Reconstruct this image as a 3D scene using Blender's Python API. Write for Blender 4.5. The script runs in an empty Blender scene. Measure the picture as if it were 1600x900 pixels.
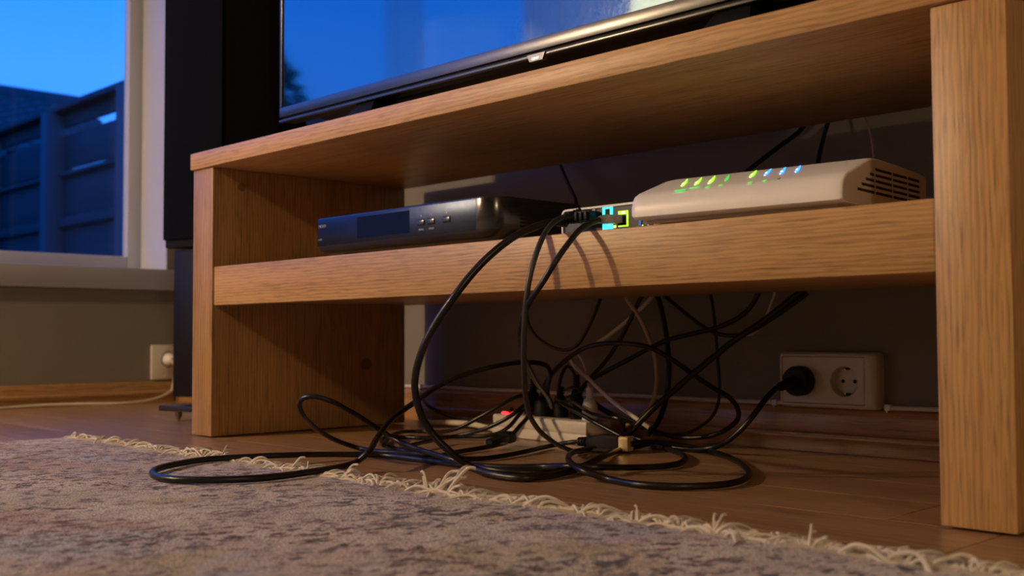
import bpy, bmesh, math, random
from mathutils import Vector, Matrix, Quaternion
R = math.radians
scene = bpy.context.scene
COL = scene.collection

# ------------------------------------------------------------------ camera
cam = bpy.data.cameras.new('camera'); camo = bpy.data.objects.new('camera', cam); COL.objects.link(camo)
scene.camera = camo
F_PX, CAM_POS, YAW, PITCH, ROLL = 1728.52, Vector((1.8211, -0.978, 0.1745)), 0.7967, 0.0438, -0.0046
cam.sensor_width = 36; cam.lens = 36 * F_PX / 1600; cam.clip_start = .02; cam.clip_end = 200
_f = Vector((-math.sin(YAW) * math.cos(PITCH), math.cos(YAW) * math.cos(PITCH), math.sin(PITCH)))
_r0 = Vector((math.cos(YAW), math.sin(YAW), 0)); _u0 = _r0.cross(_f)
_r = _r0 * math.cos(ROLL) + _u0 * math.sin(ROLL); _u = -_r0 * math.sin(ROLL) + _u0 * math.cos(ROLL)
camo.matrix_world = Matrix(((_r.x, _u.x, -_f.x, CAM_POS.x), (_r.y, _u.y, -_f.y, CAM_POS.y), (_r.z, _u.z, -_f.z, CAM_POS.z), (0, 0, 0, 1)))
cam.dof.use_dof = True; cam.dof.focus_distance = 1.38; cam.dof.aperture_fstop = 6.3

# ------------------------------------------------------------------ sky, exposure
world = bpy.data.worlds.new('dusk'); scene.world = world; world.use_nodes = True
wn = world.node_tree; wn.nodes.clear()
_o = wn.nodes.new('ShaderNodeOutputWorld'); _b = wn.nodes.new('ShaderNodeBackground')
_tc = wn.nodes.new('ShaderNodeTexCoord'); _sp = wn.nodes.new('ShaderNodeSeparateXYZ'); _cr = wn.nodes.new('ShaderNodeValToRGB')
wn.links.new(_tc.outputs['Generated'], _sp.inputs[0]); wn.links.new(_sp.outputs['Z'], _cr.inputs[0])
wn.links.new(_cr.outputs[0], _b.inputs[0]); wn.links.new(_b.outputs[0], _o.inputs[0])
e = _cr.color_ramp.elements
e[0].position = 0.0; e[0].color = (.015, .35, 1.5, 1)
e[1].position = 1.0; e[1].color = (.003, .14, 1.3, 1)
x = e.new(.22); x.color = (.07, .44, 1.85, 1)
x = e.new(.34); x.color = (.006, .335, 1.8, 1)
x = e.new(.6); x.color = (.004, .29, 1.5, 1)
_b.inputs[1].default_value = 0.80
scene.view_settings.view_transform = 'Standard'; scene.view_settings.look = 'None'
scene.view_settings.exposure = 0.28; scene.view_settings.gamma = 1.0
scene.view_settings.use_curve_mapping = False
LAMP_A_W, LAMP_B_W = 140.0, 36.0          # two floor lamps of the room
LAMP_A_POS, LAMP_B_POS = (-.62, -2.08), (3.5, -1.75)
WARM = (1.0, .68, .37)

# ------------------------------------------------------------------ helpers
def new_mat(name):
    m = bpy.data.materials.new(name); m.use_nodes = True
    nt = m.node_tree; return m, nt, nt.nodes['Principled BSDF']
def plain(name, col, rough=.5, metal=0, spec=.5, bump=0, bscale=300, coat=0):
    m, nt, p = new_mat(name)
    p.inputs['Base Color'].default_value = (*col, 1); p.inputs['Roughness'].default_value = rough
    p.inputs['Metallic'].default_value = metal; p.inputs['Specular IOR Level'].default_value = spec
    p.inputs['Coat Weight'].default_value = coat
    tc = nt.nodes.new('ShaderNodeTexCoord'); nz = nt.nodes.new('ShaderNodeTexNoise'); nz.inputs['Scale'].default_value = bscale
    nt.links.new(tc.outputs['Object'], nz.inputs['Vector'])
    mr = nt.nodes.new('ShaderNodeMapRange'); mr.inputs['To Min'].default_value = max(0, rough - .05); mr.inputs['To Max'].default_value = min(1, rough + .07)
    nt.links.new(nz.outputs['Fac'], mr.inputs['Value']); nt.links.new(mr.outputs[0], p.inputs['Roughness'])
    if bump:
        b = nt.nodes.new('ShaderNodeBump'); b.inputs['Strength'].default_value = bump; b.inputs['Distance'].default_value = .001
        nt.links.new(nz.outputs['Fac'], b.inputs['Height']); nt.links.new(b.outputs[0], p.inputs['Normal'])
    return m
def emit(name, col, strength):
    m, nt, p = new_mat(name); p.inputs['Base Color'].default_value = (*[c * .5 for c in col], 1)
    p.inputs['Emission Color'].default_value = (*col, 1); p.inputs['Emission Strength'].default_value = strength
    return m
def ramp(nt, src, stops):
    r = nt.nodes.new('ShaderNodeValToRGB'); nt.links.new(src, r.inputs[0]); el = r.color_ramp.elements
    while len(el) > 1: el.remove(el[-1])
    el[0].position = stops[0][0]; el[0].color = (*stops[0][1], 1)
    for p_, c in stops[1:]:
        q = el.new(p_); q.color = (*c, 1)
    return r.outputs[0]
def wood(name, axis, light, mid, dark, rough=.42, seed=0.0, rings=1.0, per_object=False, bump=.25, coat=0, freq=1.0):
    """procedural wood; grain runs along the given axis of the object"""
    m, nt, p = new_mat(name); N = nt.nodes; Lk = nt.links
    tc = N.new('ShaderNodeTexCoord'); base = tc.outputs['Object']
    if per_object:
        oi = N.new('ShaderNodeObjectInfo'); va = N.new('ShaderNodeVectorMath'); va.operation = 'MULTIPLY_ADD'
        cb = N.new('ShaderNodeCombineXYZ'); Lk.new(oi.outputs['Random'], cb.inputs[0]); Lk.new(oi.outputs['Random'], cb.inputs[1]); Lk.new(oi.outputs['Random'], cb.inputs[2])
        Lk.new(cb.outputs[0], va.inputs[0]); va.inputs[1].default_value = (13, 7, 11); Lk.new(base, va.inputs[2]); base = va.outputs[0]
    def mp(s_long, s_cross, off=0.0):
        q = N.new('ShaderNodeMapping'); q.inputs['Location'].default_value = (seed + off, seed * 1.7 + off, seed * .6)
        s = [s_cross] * 3; s[axis] = s_long; q.inputs['Scale'].default_value = s
        Lk.new(base, q.inputs['Vector']); return q.outputs[0]
    n1 = N.new('ShaderNodeTexNoise'); n1.inputs['Scale'].default_value = 1; n1.inputs['Detail'].default_value = 5; n1.inputs['Roughness'].default_value = .6
    Lk.new(mp(1.3 * freq, 24 * freq), n1.inputs['Vector'])
    w = N.new('ShaderNodeTexWave'); w.wave_type = 'RINGS'; w.rings_direction = 'XYZ'[axis]; w.inputs['Scale'].default_value = 5.0 * rings
    w.inputs['Distortion'].default_value = 6; w.inputs['Detail'].default_value = 2.5; w.inputs['Detail Scale'].default_value = 1.4
    Lk.new(mp(.8 * freq, 8 * freq, .7), w.inputs['Vector'])
    n2 = N.new('ShaderNodeTexNoise'); n2.inputs['Scale'].default_value = 1; n2.inputs['Detail'].default_value = 3
    Lk.new(mp(22, 380), n2.inputs['Vector'])
    n3 = N.new('ShaderNodeTexNoise'); n3.inputs['Scale'].default_value = 1; n3.inputs['Detail'].default_value = 2
    Lk.new(mp(.8, 3), n3.inputs['Vector'])
    mx = N.new('ShaderNodeMix'); mx.data_type = 'FLOAT'; mx.inputs[0].default_value = .30
    Lk.new(n1.outputs['Fac'], mx.inputs[2]); Lk.new(w.outputs['Fac'], mx.inputs[3])
    c = ramp(nt, mx.outputs[0], [(.2, dark), (.42, mid), (.72, light)])
    pr_ = N.new('ShaderNodeMapRange'); pr_.inputs['From Min'].default_value = .3; pr_.inputs['From Max'].default_value = .48
    pr_.inputs['To Min'].default_value = .62; pr_.inputs['To Max'].default_value = 1.0; Lk.new(n2.outputs['Fac'], pr_.inputs['Value'])
    m3 = N.new('ShaderNodeMapRange'); m3.inputs['From Min'].default_value = .3; m3.inputs['From Max'].default_value = .7
    m3.inputs['To Min'].default_value = .82; m3.inputs['To Max'].default_value = 1.15; Lk.new(n3.outputs['Fac'], m3.inputs['Value'])
    mm = N.new('ShaderNodeMath'); mm.operation = 'MULTIPLY'; Lk.new(pr_.outputs[0], mm.inputs[0]); Lk.new(m3.outputs[0], mm.inputs[1])
    vm = N.new('ShaderNodeVectorMath'); vm.operation = 'SCALE'; Lk.new(c, vm.inputs[0]); Lk.new(mm.outputs[0], vm.inputs['Scale'])
    Lk.new(vm.outputs[0], p.inputs['Base Color'])
    p.inputs['Roughness'].default_value = rough; p.inputs['Coat Weight'].default_value = coat; p.inputs['Coat Roughness'].default_value = .25
    b = N.new('ShaderNodeBump'); b.inputs['Strength'].default_value = bump; b.inputs['Distance'].default_value = .0006
    ad = N.new('ShaderNodeMath'); ad.operation = 'ADD'; Lk.new(pr_.outputs[0], ad.inputs[0]); Lk.new(mx.outputs[0], ad.inputs[1])
    Lk.new(ad.outputs[0], b.inputs['Height']); Lk.new(b.outputs[0], p.inputs['Normal'])
    return m

class MB:
    """collects shapes into one mesh"""
    def __init__(s, M=None): s.bm = bmesh.new(); s.M = M or Matrix()
    def _add(s, tmp, M=None):
        me = bpy.data.meshes.new('t'); tmp.to_mesh(me); tmp.free(); me.transform(s.M @ (M or Matrix())); s.bm.from_mesh(me); bpy.data.meshes.remove(me); return s
    def box(s, lo, hi, bev=0, seg=2, M=None):
        t = bmesh.new(); bmesh.ops.create_cube(t, size=1)
        for v in t.verts: v.co = Vector([(lo[i] + hi[i]) / 2 + v.co[i] * (hi[i] - lo[i]) for i in range(3)])
        if bev: bmesh.ops.bevel(t, geom=t.edges[:] + t.verts[:], offset=bev, segments=seg, affect='EDGES', profile=.5)
        return s._add(t, M)
    def lathe(s, prof, seg=24, M=None, cap=True):
        """prof: list of (r, z) along local z"""
        t = bmesh.new(); rings = []
        for r, z in prof: rings.append([t.verts.new((r * math.cos(2 * math.pi * k / seg), r * math.sin(2 * math.pi * k / seg), z)) for k in range(seg)])
        for a, b in zip(rings, rings[1:]):
            for k in range(seg): t.faces.new((a[k], a[(k + 1) % seg], b[(k + 1) % seg], b[k]))
        if cap:
            t.faces.new(rings[0][::-1]); t.faces.new(rings[-1])
        bmesh.ops.recalc_face_normals(t, faces=t.faces[:]); return s._add(t, M)
    def loft(s, secs, M=None, cap=True):
        """secs: list of closed vertex loops of the same length"""
        t = bmesh.new(); rs = [[t.verts.new(v) for v in sec] for sec in secs]; n = len(rs[0])
        for a, b in zip(rs, rs[1:]):
            for k in range(n): t.faces.new((a[k], a[(k + 1) % n], b[(k + 1) % n], b[k]))
        if cap: t.faces.new(rs[0][::-1]); t.faces.new(rs[-1])
        bmesh.ops.recalc_face_normals(t, faces=t.faces[:]); return s._add(t, M)
    def tube(s, pts, r, sides=10, caps=True):
        t = bmesh.new(); P = [Vector(q) for q in pts]; n = len(P); rr = r if isinstance(r, (list, tuple)) else [r] * n
        T = [(P[min(i + 1, n - 1)] - P[max(i - 1, 0)]).normalized() for i in range(n)]
        ref = Vector((0, 0, 1)) if abs(T[0].z) < .9 else Vector((1, 0, 0)); nx = T[0].cross(ref).normalized(); rings = []
        for i in range(n):
            if i: nx = (T[i - 1].rotation_difference(T[i]) @ nx)
            nx = (nx - T[i] * nx.dot(T[i])).normalized(); ny = T[i].cross(nx)
            rings.append([t.verts.new(P[i] + (nx * math.cos(2 * math.pi * k / sides) + ny * math.sin(2 * math.pi * k / sides)) * rr[i]) for k in range(sides)])
        for a, b in zip(rings, rings[1:]):
            for k in range(sides): t.faces.new((a[k], a[(k + 1) % sides], b[(k + 1) % sides], b[k]))
        if caps: t.faces.new(rings[0][::-1]); t.faces.new(rings[-1])
        bmesh.ops.recalc_face_normals(t, faces=t.faces[:]); return s._add(t)
    def quad(s, a, b, c, d):
        vs = [s.bm.verts.new(s.M @ Vector(q)) for q in (a, b, c, d)]; s.bm.faces.new(vs); return s
    def build(s, name, mat, parent=None, smooth=True, origin=None):
        me = bpy.data.meshes.new(name); s.bm.to_mesh(me); s.bm.free()
        off = Vector(origin) if origin is not None else (parent_world(parent) if parent else Vector((0, 0, 0)))
        o = bpy.data.objects.new(name, me); COL.objects.link(o)
        if parent is not None:
            if parent.type == 'EMPTY' and parent.rotation_euler.z: pass
            pw = parent_world(parent)
            if origin is None: me.transform(Matrix.Translation(-pw))
            else: me.transform(Matrix.Translation(-off)); o.location = off - pw
            o.parent = parent
        elif origin is not None: me.transform(Matrix.Translation(-off)); o.location = off
        me.materials.append(mat)
        if smooth:
            for f in me.polygons: f.use_smooth = True
            me.set_sharp_from_angle(angle=R(38))
        return o
def parent_world(o):
    v = Vector((0, 0, 0))
    while o is not None: v += o.location; o = o.parent
    return v
def tag(o, label=None, cat=None, group=None, kind=None):
    if label: o['label'] = label
    if cat: o['category'] = cat
    if group: o['group'] = group
    if kind: o['kind'] = kind
    return o
def thing(name, loc, label, cat, group=None):
    o = bpy.data.objects.new(name, None); COL.objects.link(o); o.location = loc; o.empty_display_size = .05
    return tag(o, label, cat, group)
def axisM(p, d, up=(0, 0, 1)):
    """matrix with local z along d, local y near up"""
    z = Vector(d).normalized(); u = Vector(up)
    if abs(z.dot(u)) > .97: u = Vector((0, 1, 0))
    x = u.cross(z).normalized(); y = z.cross(x)
    return Matrix(((x.x, y.x, z.x, p[0]), (x.y, y.y, z.y, p[1]), (x.z, y.z, z.z, p[2]), (0, 0, 0, 1)))
def spline(pts, step=.005):
    """centripetal-like Catmull-Rom through the points"""
    P = [Vector(q) for q in pts]; P = [P[0] * 2 - P[1]] + P + [P[-1] * 2 - P[-2]]; out = []
    for i in range(1, len(P) - 2):
        p0, p1, p2, p3 = P[i - 1:i + 3]
        t0 = 0; t1 = max(1e-4, (p1 - p0).length ** .5); t2 = t1 + max(1e-4, (p2 - p1).length ** .5); t3 = t2 + max(1e-4, (p3 - p2).length ** .5)
        n = max(2, int((p2 - p1).length / step))
        for k in range(n):
            t = t1 + (t2 - t1) * k / n
            a1 = p0 * ((t1 - t) / (t1 - t0)) + p1 * ((t - t0) / (t1 - t0)); a2 = p1 * ((t2 - t) / (t2 - t1)) + p2 * ((t - t1) / (t2 - t1)); a3 = p2 * ((t3 - t) / (t3 - t2)) + p3 * ((t - t2) / (t3 - t2))
            b1 = a1 * ((t2 - t) / (t2 - t0)) + a2 * ((t - t0) / (t2 - t0)); b2 = a2 * ((t3 - t) / (t3 - t1)) + a3 * ((t - t1) / (t3 - t1))
            out.append(b1 * ((t2 - t) / (t2 - t1)) + b2 * ((t - t1) / (t2 - t1)))
    out.append(P[-2]); return out
def lettering(s, size, M, mat, parent, name='lettering'):
    cu = bpy.data.curves.new('t', 'FONT'); cu.body = s; cu.size = size; cu.extrude = .00012; cu.align_x = 'LEFT'
    t = bpy.data.objects.new('t', cu); COL.objects.link(t); bpy.context.view_layer.update()
    me = bpy.data.meshes.new_from_object(t); bpy.data.objects.remove(t); bpy.data.curves.remove(cu)
    me.transform(M); me.transform(Matrix.Translation(-parent_world(parent))); me.materials.clear(); me.materials.append(mat)
    o = bpy.data.objects.new(name, me); COL.objects.link(o); o.parent = parent; return o
FRONT = Matrix.Rotation(R(90), 4, 'X')        # text lying in XY -> facing -Y

# ------------------------------------------------------------------ materials
OAK = dict(light=(.59, .365, .165), mid=(.50, .295, .122), dark=(.33, .175, .066), freq=1.7)
oak_x = wood('oak_long', 0, **OAK, seed=2.3)
oak_x2 = wood('oak_front_edge', 0, **OAK, seed=7.9)
oak_z = wood('oak_upright', 2, light=(.52, .315, .13), mid=(.41, .23, .085), dark=(.24, .12, .042), seed=4.1, freq=1.6)
oak_z2 = wood('oak_upright_right', 2, light=(.52, .32, .135), mid=(.45, .265, .105), dark=(.32, .175, .066), seed=9.4, freq=1.6)
knot_mat = plain('knot', (.19, .095, .038), .6)
plank_mat = wood('floor_board', 0, light=(.43, .265, .135), mid=(.36, .21, .10), dark=(.26, .14, .062), freq=1.5, rough=.33, per_object=True, bump=.12, rings=.6, coat=.15)
skirt_mat = wood('skirting_oak', 0, light=(.50, .29, .125), mid=(.40, .215, .085), dark=(.27, .13, .05), rough=.35, seed=1.2, bump=.1, coat=.2)
skirt_y = wood('skirting_oak_side', 1, light=(.50, .29, .125), mid=(.40, .215, .085), dark=(.27, .13, .05), rough=.4, seed=5.2, bump=.1)
paint = plain('wall_paint', (.21, .195, .165), .75, bump=.25, bscale=220)
ceil_paint = plain('ceiling_paint', (.42, .41, .39), .8)
white_wood = plain('window_paint_sky_tint', (.52, .54, .58), .4)  # white paint; the faint blue in its colour imitates sky light on the frame
black_plastic = plain('black_plastic', (.012, .012, .013), .28)
stb_mat = plain('receiver_plastic', (.012, .014, .020), .2, spec=.9)
stb_front = plain('receiver_front', (.026, .038, .070), .30, metal=.8)
grille_mat = plain('grille_cloth', (.0025, .004, .008), .9, spec=.08)
matt_black = plain('matt_black', (.006, .006, .0065), .5, spec=.25)
cable_black = plain('cable_rubber', (.009, .009, .009), .34, spec=.42, bump=.05)
cable_grey = plain('cable_grey_black', (.035, .036, .036), .38, spec=.5, bump=.05)
cable_white = plain('cable_white', (.72, .66, .58), .45)
cable_beige = plain('cable_beige', (.50, .38, .29), .5)
white_plastic = plain('white_plastic', (.86, .86, .86), .35)
cream_plastic = plain('cream_plastic', (.66, .62, .54), .4)
taupe_plastic = plain('taupe_plastic', (.50, .44, .38), .45)
dark_hole = plain('dark_hole', (.006, .006, .006), .7)
steel = plain('steel', (.6, .6, .6), .3, metal=1)
gold = plain('gold_plate', (.78, .60, .32), .42, metal=.7)
silver_print = plain('print', (.42, .45, .52), .5)
screen_mat = plain('screen_glass', (.24, .33, .35), .03, metal=1.0)
bezel_mat = plain('bezel_brushed', (.13, .135, .14), .30, metal=.85)
speaker_mat = plain('speaker_black', (.004, .0045, .006), .5, spec=.2)
plate_mat = plain('gloss_black', (.01, .012, .02), .22, spec=1)
led_green = emit('led_green', (.22, 1.0, .03), 2.6); led_green_dim = emit('led_green_dim', (.12, .85, .12), .65); led_green_hot = emit('led_green_hot', (.62, 1.0, .25), 4.2)
led_blue = emit('led_blue', (.02, .20, 1.0), 3.0); led_blue_hot = emit('led_blue_hot', (.55, .75, 1.0), 4.0)
led_cyan = emit('led_cyan', (.03, .75, .95), 1.6); led_red = emit('led_red', (1, .02, .03), 3.0); led_yellow = emit('led_yellow', (.9, .75, .12), 1.0)
led_lime = emit('led_lime', (.45, .85, .03), .9)

# ================================================================== THE ROOM
W, XL, XR, YR, ZC = .522, -1.05, 4.3, -3.9, 2.45
def struct(o): o['kind'] = 'structure'; return o
fl = struct(MB().box((XL - .05, YR - .05, -.12), (XR + .05, W + .05, -.014)).build('floor', plank_mat))
random.seed(4)
pw, pl = .128, 1.28
proto_plank = MB().box((-pl / 2 + .0004, -pw / 2 + .0004, -.014), (pl / 2 - .0004, pw / 2 - .0004, 0), bev=.0008, seg=1).build('plank', plank_mat, fl)
rows = []; y = W
k = 0
while y > YR:
    yc = y - pw / 2; off = random.uniform(0, pl); xx = XL - off
    while xx < XR:
        a, b = max(xx, XL), min(xx + pl, XR)
        if b - a > .02:
            o = proto_plank if k == 0 else proto_plank.copy()
            if k: COL.objects.link(o); o.parent = fl
            o.location = ((a + b) / 2, yc, 0); o.scale = ((b - a) / pl, 1, 1); k += 1
        xx += pl
    y -= pw
struct(MB().box((XL - .2, YR - .2, ZC), (XR + .2, W + .2, ZC + .1)).build('ceiling', ceil_paint))
struct(MB().box((XL - .2, W, -.12), (XR + .2, W + .12, ZC)).build('wall_back', paint))
struct(MB().box((XL - .2, YR - .12, -.12), (XR + .2, YR, ZC)).build('wall_front', paint))
struct(MB().box((XR, YR, -.12), (XR + .12, W, ZC)).build('wall_right', paint))
# left wall with two window openings
XO = XL - .2
Z0, Z1 = .345, 2.1
Y1A, Y1B = -2.62, .487
wl = MB()
wl.box((XO, YR, -.12), (XL, W, Z0)); wl.box((XO, YR, Z1), (XL, W, ZC)); wl.box((XO, YR, Z0), (XL, Y1A, Z1)); wl.box((XO, Y1B, Z0), (XL, W, Z1))
struct(wl.build('wall_left', paint))
glass_m, gnt, gp = new_mat('window_glass')
_g = gnt.nodes; _gl = _g.new('ShaderNodeBsdfGlossy'); _gl.inputs['Roughness'].default_value = .01
_tr = _g.new('ShaderNodeBsdfTransparent'); _tr.inputs[0].default_value = (.93, .96, .98, 1); _lw = _g.new('ShaderNodeLayerWeight'); _pw = _g.new('ShaderNodeMath'); _pw.operation = 'POWER'; _pw.inputs[1].default_value = 4; gnt.links.new(_lw.outputs['Facing'], _pw.inputs[0]); _fr = _g.new('ShaderNodeMath'); _fr.operation = 'MULTIPLY_ADD'; _fr.inputs[1].default_value = .5; _fr.inputs[2].default_value = .015; gnt.links.new(_pw.outputs[0], _fr.inputs[0])
_mx = _g.new('ShaderNodeMixShader'); gnt.links.new(_fr.outputs[0], _mx.inputs[0]); gnt.links.new(_tr.outputs[0], _mx.inputs[1]); gnt.links.new(_gl.outputs[0], _mx.inputs[2])
gnt.links.new(_mx.outputs[0], _g['Material Output'].inputs[0])
def window(n, ya, yb):
    w = thing('window_%d' % n, (XL - .15, (ya + yb) / 2, Z0), None, None); w['kind'] = 'structure'
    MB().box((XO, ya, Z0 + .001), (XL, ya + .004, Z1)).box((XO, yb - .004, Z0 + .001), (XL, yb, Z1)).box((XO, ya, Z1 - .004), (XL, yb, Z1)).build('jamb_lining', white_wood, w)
    s = .04; xo, xi = XL - .19, XL - .155
    for a, b, zz0, zz1 in ((ya + .004, ya + .004 + s, Z0 + .02, Z1 - .004), (yb - .004 - s, yb - .004, Z0 + .02, Z1 - .004)):
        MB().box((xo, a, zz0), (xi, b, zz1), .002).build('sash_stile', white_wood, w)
    for zz0, zz1 in ((Z0 + .02, Z0 + .02 + .043), (Z1 - .05, Z1 - .004)):
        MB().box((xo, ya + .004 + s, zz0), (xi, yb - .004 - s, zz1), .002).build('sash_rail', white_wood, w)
    MB().box((xo + .006, ya + .03, Z0 + .05), (xo + .010, yb - .03, Z1 - .03)).build('pane', glass_m, w, smooth=False)
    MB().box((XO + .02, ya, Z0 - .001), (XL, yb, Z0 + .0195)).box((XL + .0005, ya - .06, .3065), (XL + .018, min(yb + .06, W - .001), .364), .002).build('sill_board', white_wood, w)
    return w
window(1, Y1A, Y1B)
# skirting with a rounded bead, along two walls
def skirting(name, L0, L1, H, along, mat):
    prof = [(0, 0), (.016, 0), (.016, .018), (.0175, .020), (.0185, .0235), (.0175, .027), (.0145, .029), (.013, .031), (.0125, H - .012), (.0105, H - .004), (.006, H), (0, H)]
    if along == 'x': secs = [[(x, W - .0005 - d, z + .0005) for d, z in prof] for x in (L0, L1)]
    else: secs = [[(XL + .0005 + d, y, z + .0005) for d, z in prof] for y in (L0, L1)]
    return struct(MB().loft(secs).build(name, mat))
skirting('baseboard_back', XL + .02, XR - .01, .0655, 'x', skirt_mat)
skirting('baseboard_left', YR + .01, W - .02, .056, 'y', skirt_y)

# ================================================================== OUTSIDE
grass = plain('lawn', (.03, .045, .02), .9, bump=.5, bscale=30)
g_o = MB().box((-30, -25, -.5), (XO - .01, 25, -.35)).build('ground', grass); tag(g_o, kind='structure')
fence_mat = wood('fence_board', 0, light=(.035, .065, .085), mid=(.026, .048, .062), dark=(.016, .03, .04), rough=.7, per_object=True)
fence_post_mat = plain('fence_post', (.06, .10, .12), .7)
FY = 2.0
fe = thing('garden_fence', (-5.5, FY, -.35), 'dark timber garden fence with square posts and narrow open slots, seen through the window', 'fence')
px = -8.85
while px < -2.6:
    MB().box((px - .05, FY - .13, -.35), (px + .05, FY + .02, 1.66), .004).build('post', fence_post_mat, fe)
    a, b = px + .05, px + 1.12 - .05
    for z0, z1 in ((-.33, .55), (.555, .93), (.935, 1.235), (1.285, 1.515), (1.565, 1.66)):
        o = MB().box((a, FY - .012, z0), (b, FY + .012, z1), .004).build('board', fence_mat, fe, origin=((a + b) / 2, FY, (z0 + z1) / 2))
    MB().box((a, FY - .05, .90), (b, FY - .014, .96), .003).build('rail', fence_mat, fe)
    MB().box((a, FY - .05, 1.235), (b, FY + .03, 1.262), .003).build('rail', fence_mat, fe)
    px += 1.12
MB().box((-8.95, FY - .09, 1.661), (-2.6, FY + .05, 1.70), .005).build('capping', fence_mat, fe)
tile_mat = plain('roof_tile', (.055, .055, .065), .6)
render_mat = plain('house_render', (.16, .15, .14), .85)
ho = thing('garden_house', (-12, 1, -.35), 'low outbuilding with ribbed dark tiled roof behind the garden fence', 'building')
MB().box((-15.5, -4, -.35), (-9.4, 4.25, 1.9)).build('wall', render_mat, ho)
# roof: ridge at x=-12.2, eaves at x=-9
rx0, rz0, rx1, rz1 = -11.1, 2.93, -8.9, 1.95
nrow = 12
for i in range(nrow):
    t0, t1 = i / nrow, (i + 1) / nrow
    xa, za = rx0 + (rx1 - rx0) * t0, rz0 + (rz1 - rz0) * t0; xb, zb = rx0 + (rx1 - rx0) * t1, rz0 + (rz1 - rz0) * t1
    m = MB(); n = 84; y0, y1 = -4.2, 4.42
    up = []; 
    secs = []
    for q in range(n + 1):
        yy = y0 + (y1 - y0) * q / n; h = .022 * abs(math.sin(math.pi * q / 2))
        secs.append([(xa, yy, za + .01 + h), (xb, yy, zb + .05 + h), (xb, yy, zb), (xa, yy, za - .03)])
    m.loft(secs); m.build('tile_course', tile_mat, ho)
MB().box((-15.6, -4.2, 1.86), (-11.1, 4.4, 2.9)).build('roof_back', tile_mat, ho)
MB().tube([(rx0, -4.25, rz0 + .03), (rx0, 4.45, rz0 + .03)], .09, 10).build('ridge', tile_mat, ho)
# two trees further along the garden; they are what the television mirrors
leaf_mat = plain('leaves', (.03, .06, .02), .7); bark = plain('bark', (.06, .04, .03), .85)
def tree(x, y, h, r, seed, label):
    rnd = random.Random(seed)
    t = thing('garden_tree', (x, y, -.35), label, 'tree')
    MB().tube([(x, y, -.35), (x + .03, y, h * .4), (x - .02, y + .03, h * .8)], [.09, .07, .03], 8).build('trunk', bark, t)
    m = MB()
    for i in range(1500):
        v = Vector((rnd.gauss(0, 1), rnd.gauss(0, 1), rnd.gauss(0, 1))).normalized() * (rnd.random() ** .4) * r
        c = Vector((x, y, h * .72)) + Vector((v.x, v.y, v.z * 1.25)); a = Vector((rnd.gauss(0, 1), rnd.gauss(0, 1), rnd.gauss(0, 1))).normalized() * .085; b = a.orthogonal().normalized() * .05
        m.quad(c - a, c - b, c + a, c + b)
    f = m.build('foliage', leaf_mat, t, smooth=False); f['kind'] = 'stuff'
tree(-6.2, -3.35, 2.5, .75, 1, 'small round garden tree outside, nearer the window')
tree(-9.4, -15.6, 3.4, 1.2, 2, 'large round garden tree outside, further from the house')
# sheer curtains hanging inside the long window
sheer, shn, shp = new_mat('sheer_curtain'); shp.inputs['Base Color'].default_value = (.72, .72, .74, 1); shp.inputs['Roughness'].default_value = .9
_tl = shn.nodes.new('ShaderNodeBsdfTranslucent'); _tl.inputs[0].default_value = (.8, .82, .88, 1); _tp = shn.nodes.new('ShaderNodeBsdfTransparent')
_m1 = shn.nodes.new('ShaderNodeMixShader'); _m1.inputs[0].default_value = .5; _m2 = shn.nodes.new('ShaderNodeMixShader'); _m2.inputs[0].default_value = .5
shn.links.new(shp.outputs[0], _m1.inputs[1]); shn.links.new(_tl.outputs[0], _m1.inputs[2]); shn.links.new(_m1.outputs[0], _m2.inputs[1]); shn.links.new(_tp.outputs[0], _m2.inputs[2])
shn.links.new(_m2.outputs[0], shn.nodes['Material Output'].inputs[0])
sheer2 = sheer.copy(); sheer2.name = 'thin_sheer'; [n for n in sheer2.node_tree.nodes if n.type == 'MIX_SHADER' and abs(n.inputs[0].default_value - .5) < .01 and n.outputs[0].links[0].to_node.type == 'OUTPUT_MATERIAL'][0].inputs[0].default_value = .74
for _n in sheer2.node_tree.nodes:
    if _n.type == 'BSDF_PRINCIPLED': _n.inputs['Base Color'].default_value = (.16, .18, .22, 1)
    if _n.type == 'BSDF_TRANSLUCENT': _n.inputs[0].default_value = (.2, .24, .3, 1)
def curtain(ya, yb, label, sheer=sheer):
    m = MB(); n = int((yb - ya) / .008); t = bmesh.new(); a, b = [], []
    for k in range(n + 1):
        y = ya + (yb - ya) * k / n; x = XL + .055 + .014 * math.sin(k * .9) + .006 * math.sin(k * .37)
        a.append(t.verts.new((x, y, .12))); b.append(t.verts.new((x, y, 2.2)))
    for k in range(n): t.faces.new((a[k], a[k + 1], b[k + 1], b[k]))
    m._add(t); o = m.build('sheer_curtain', sheer, None, origin=(XL + .055, (ya + yb) / 2, .12)); tag(o, label, 'curtain'); return o
curtain(-1.145, -.985, 'narrow thin grey curtain hanging at the middle of the long window', sheer2)
curtain(-2.50, -1.62, 'wide sheer white curtain at the far end of the long window')

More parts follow.
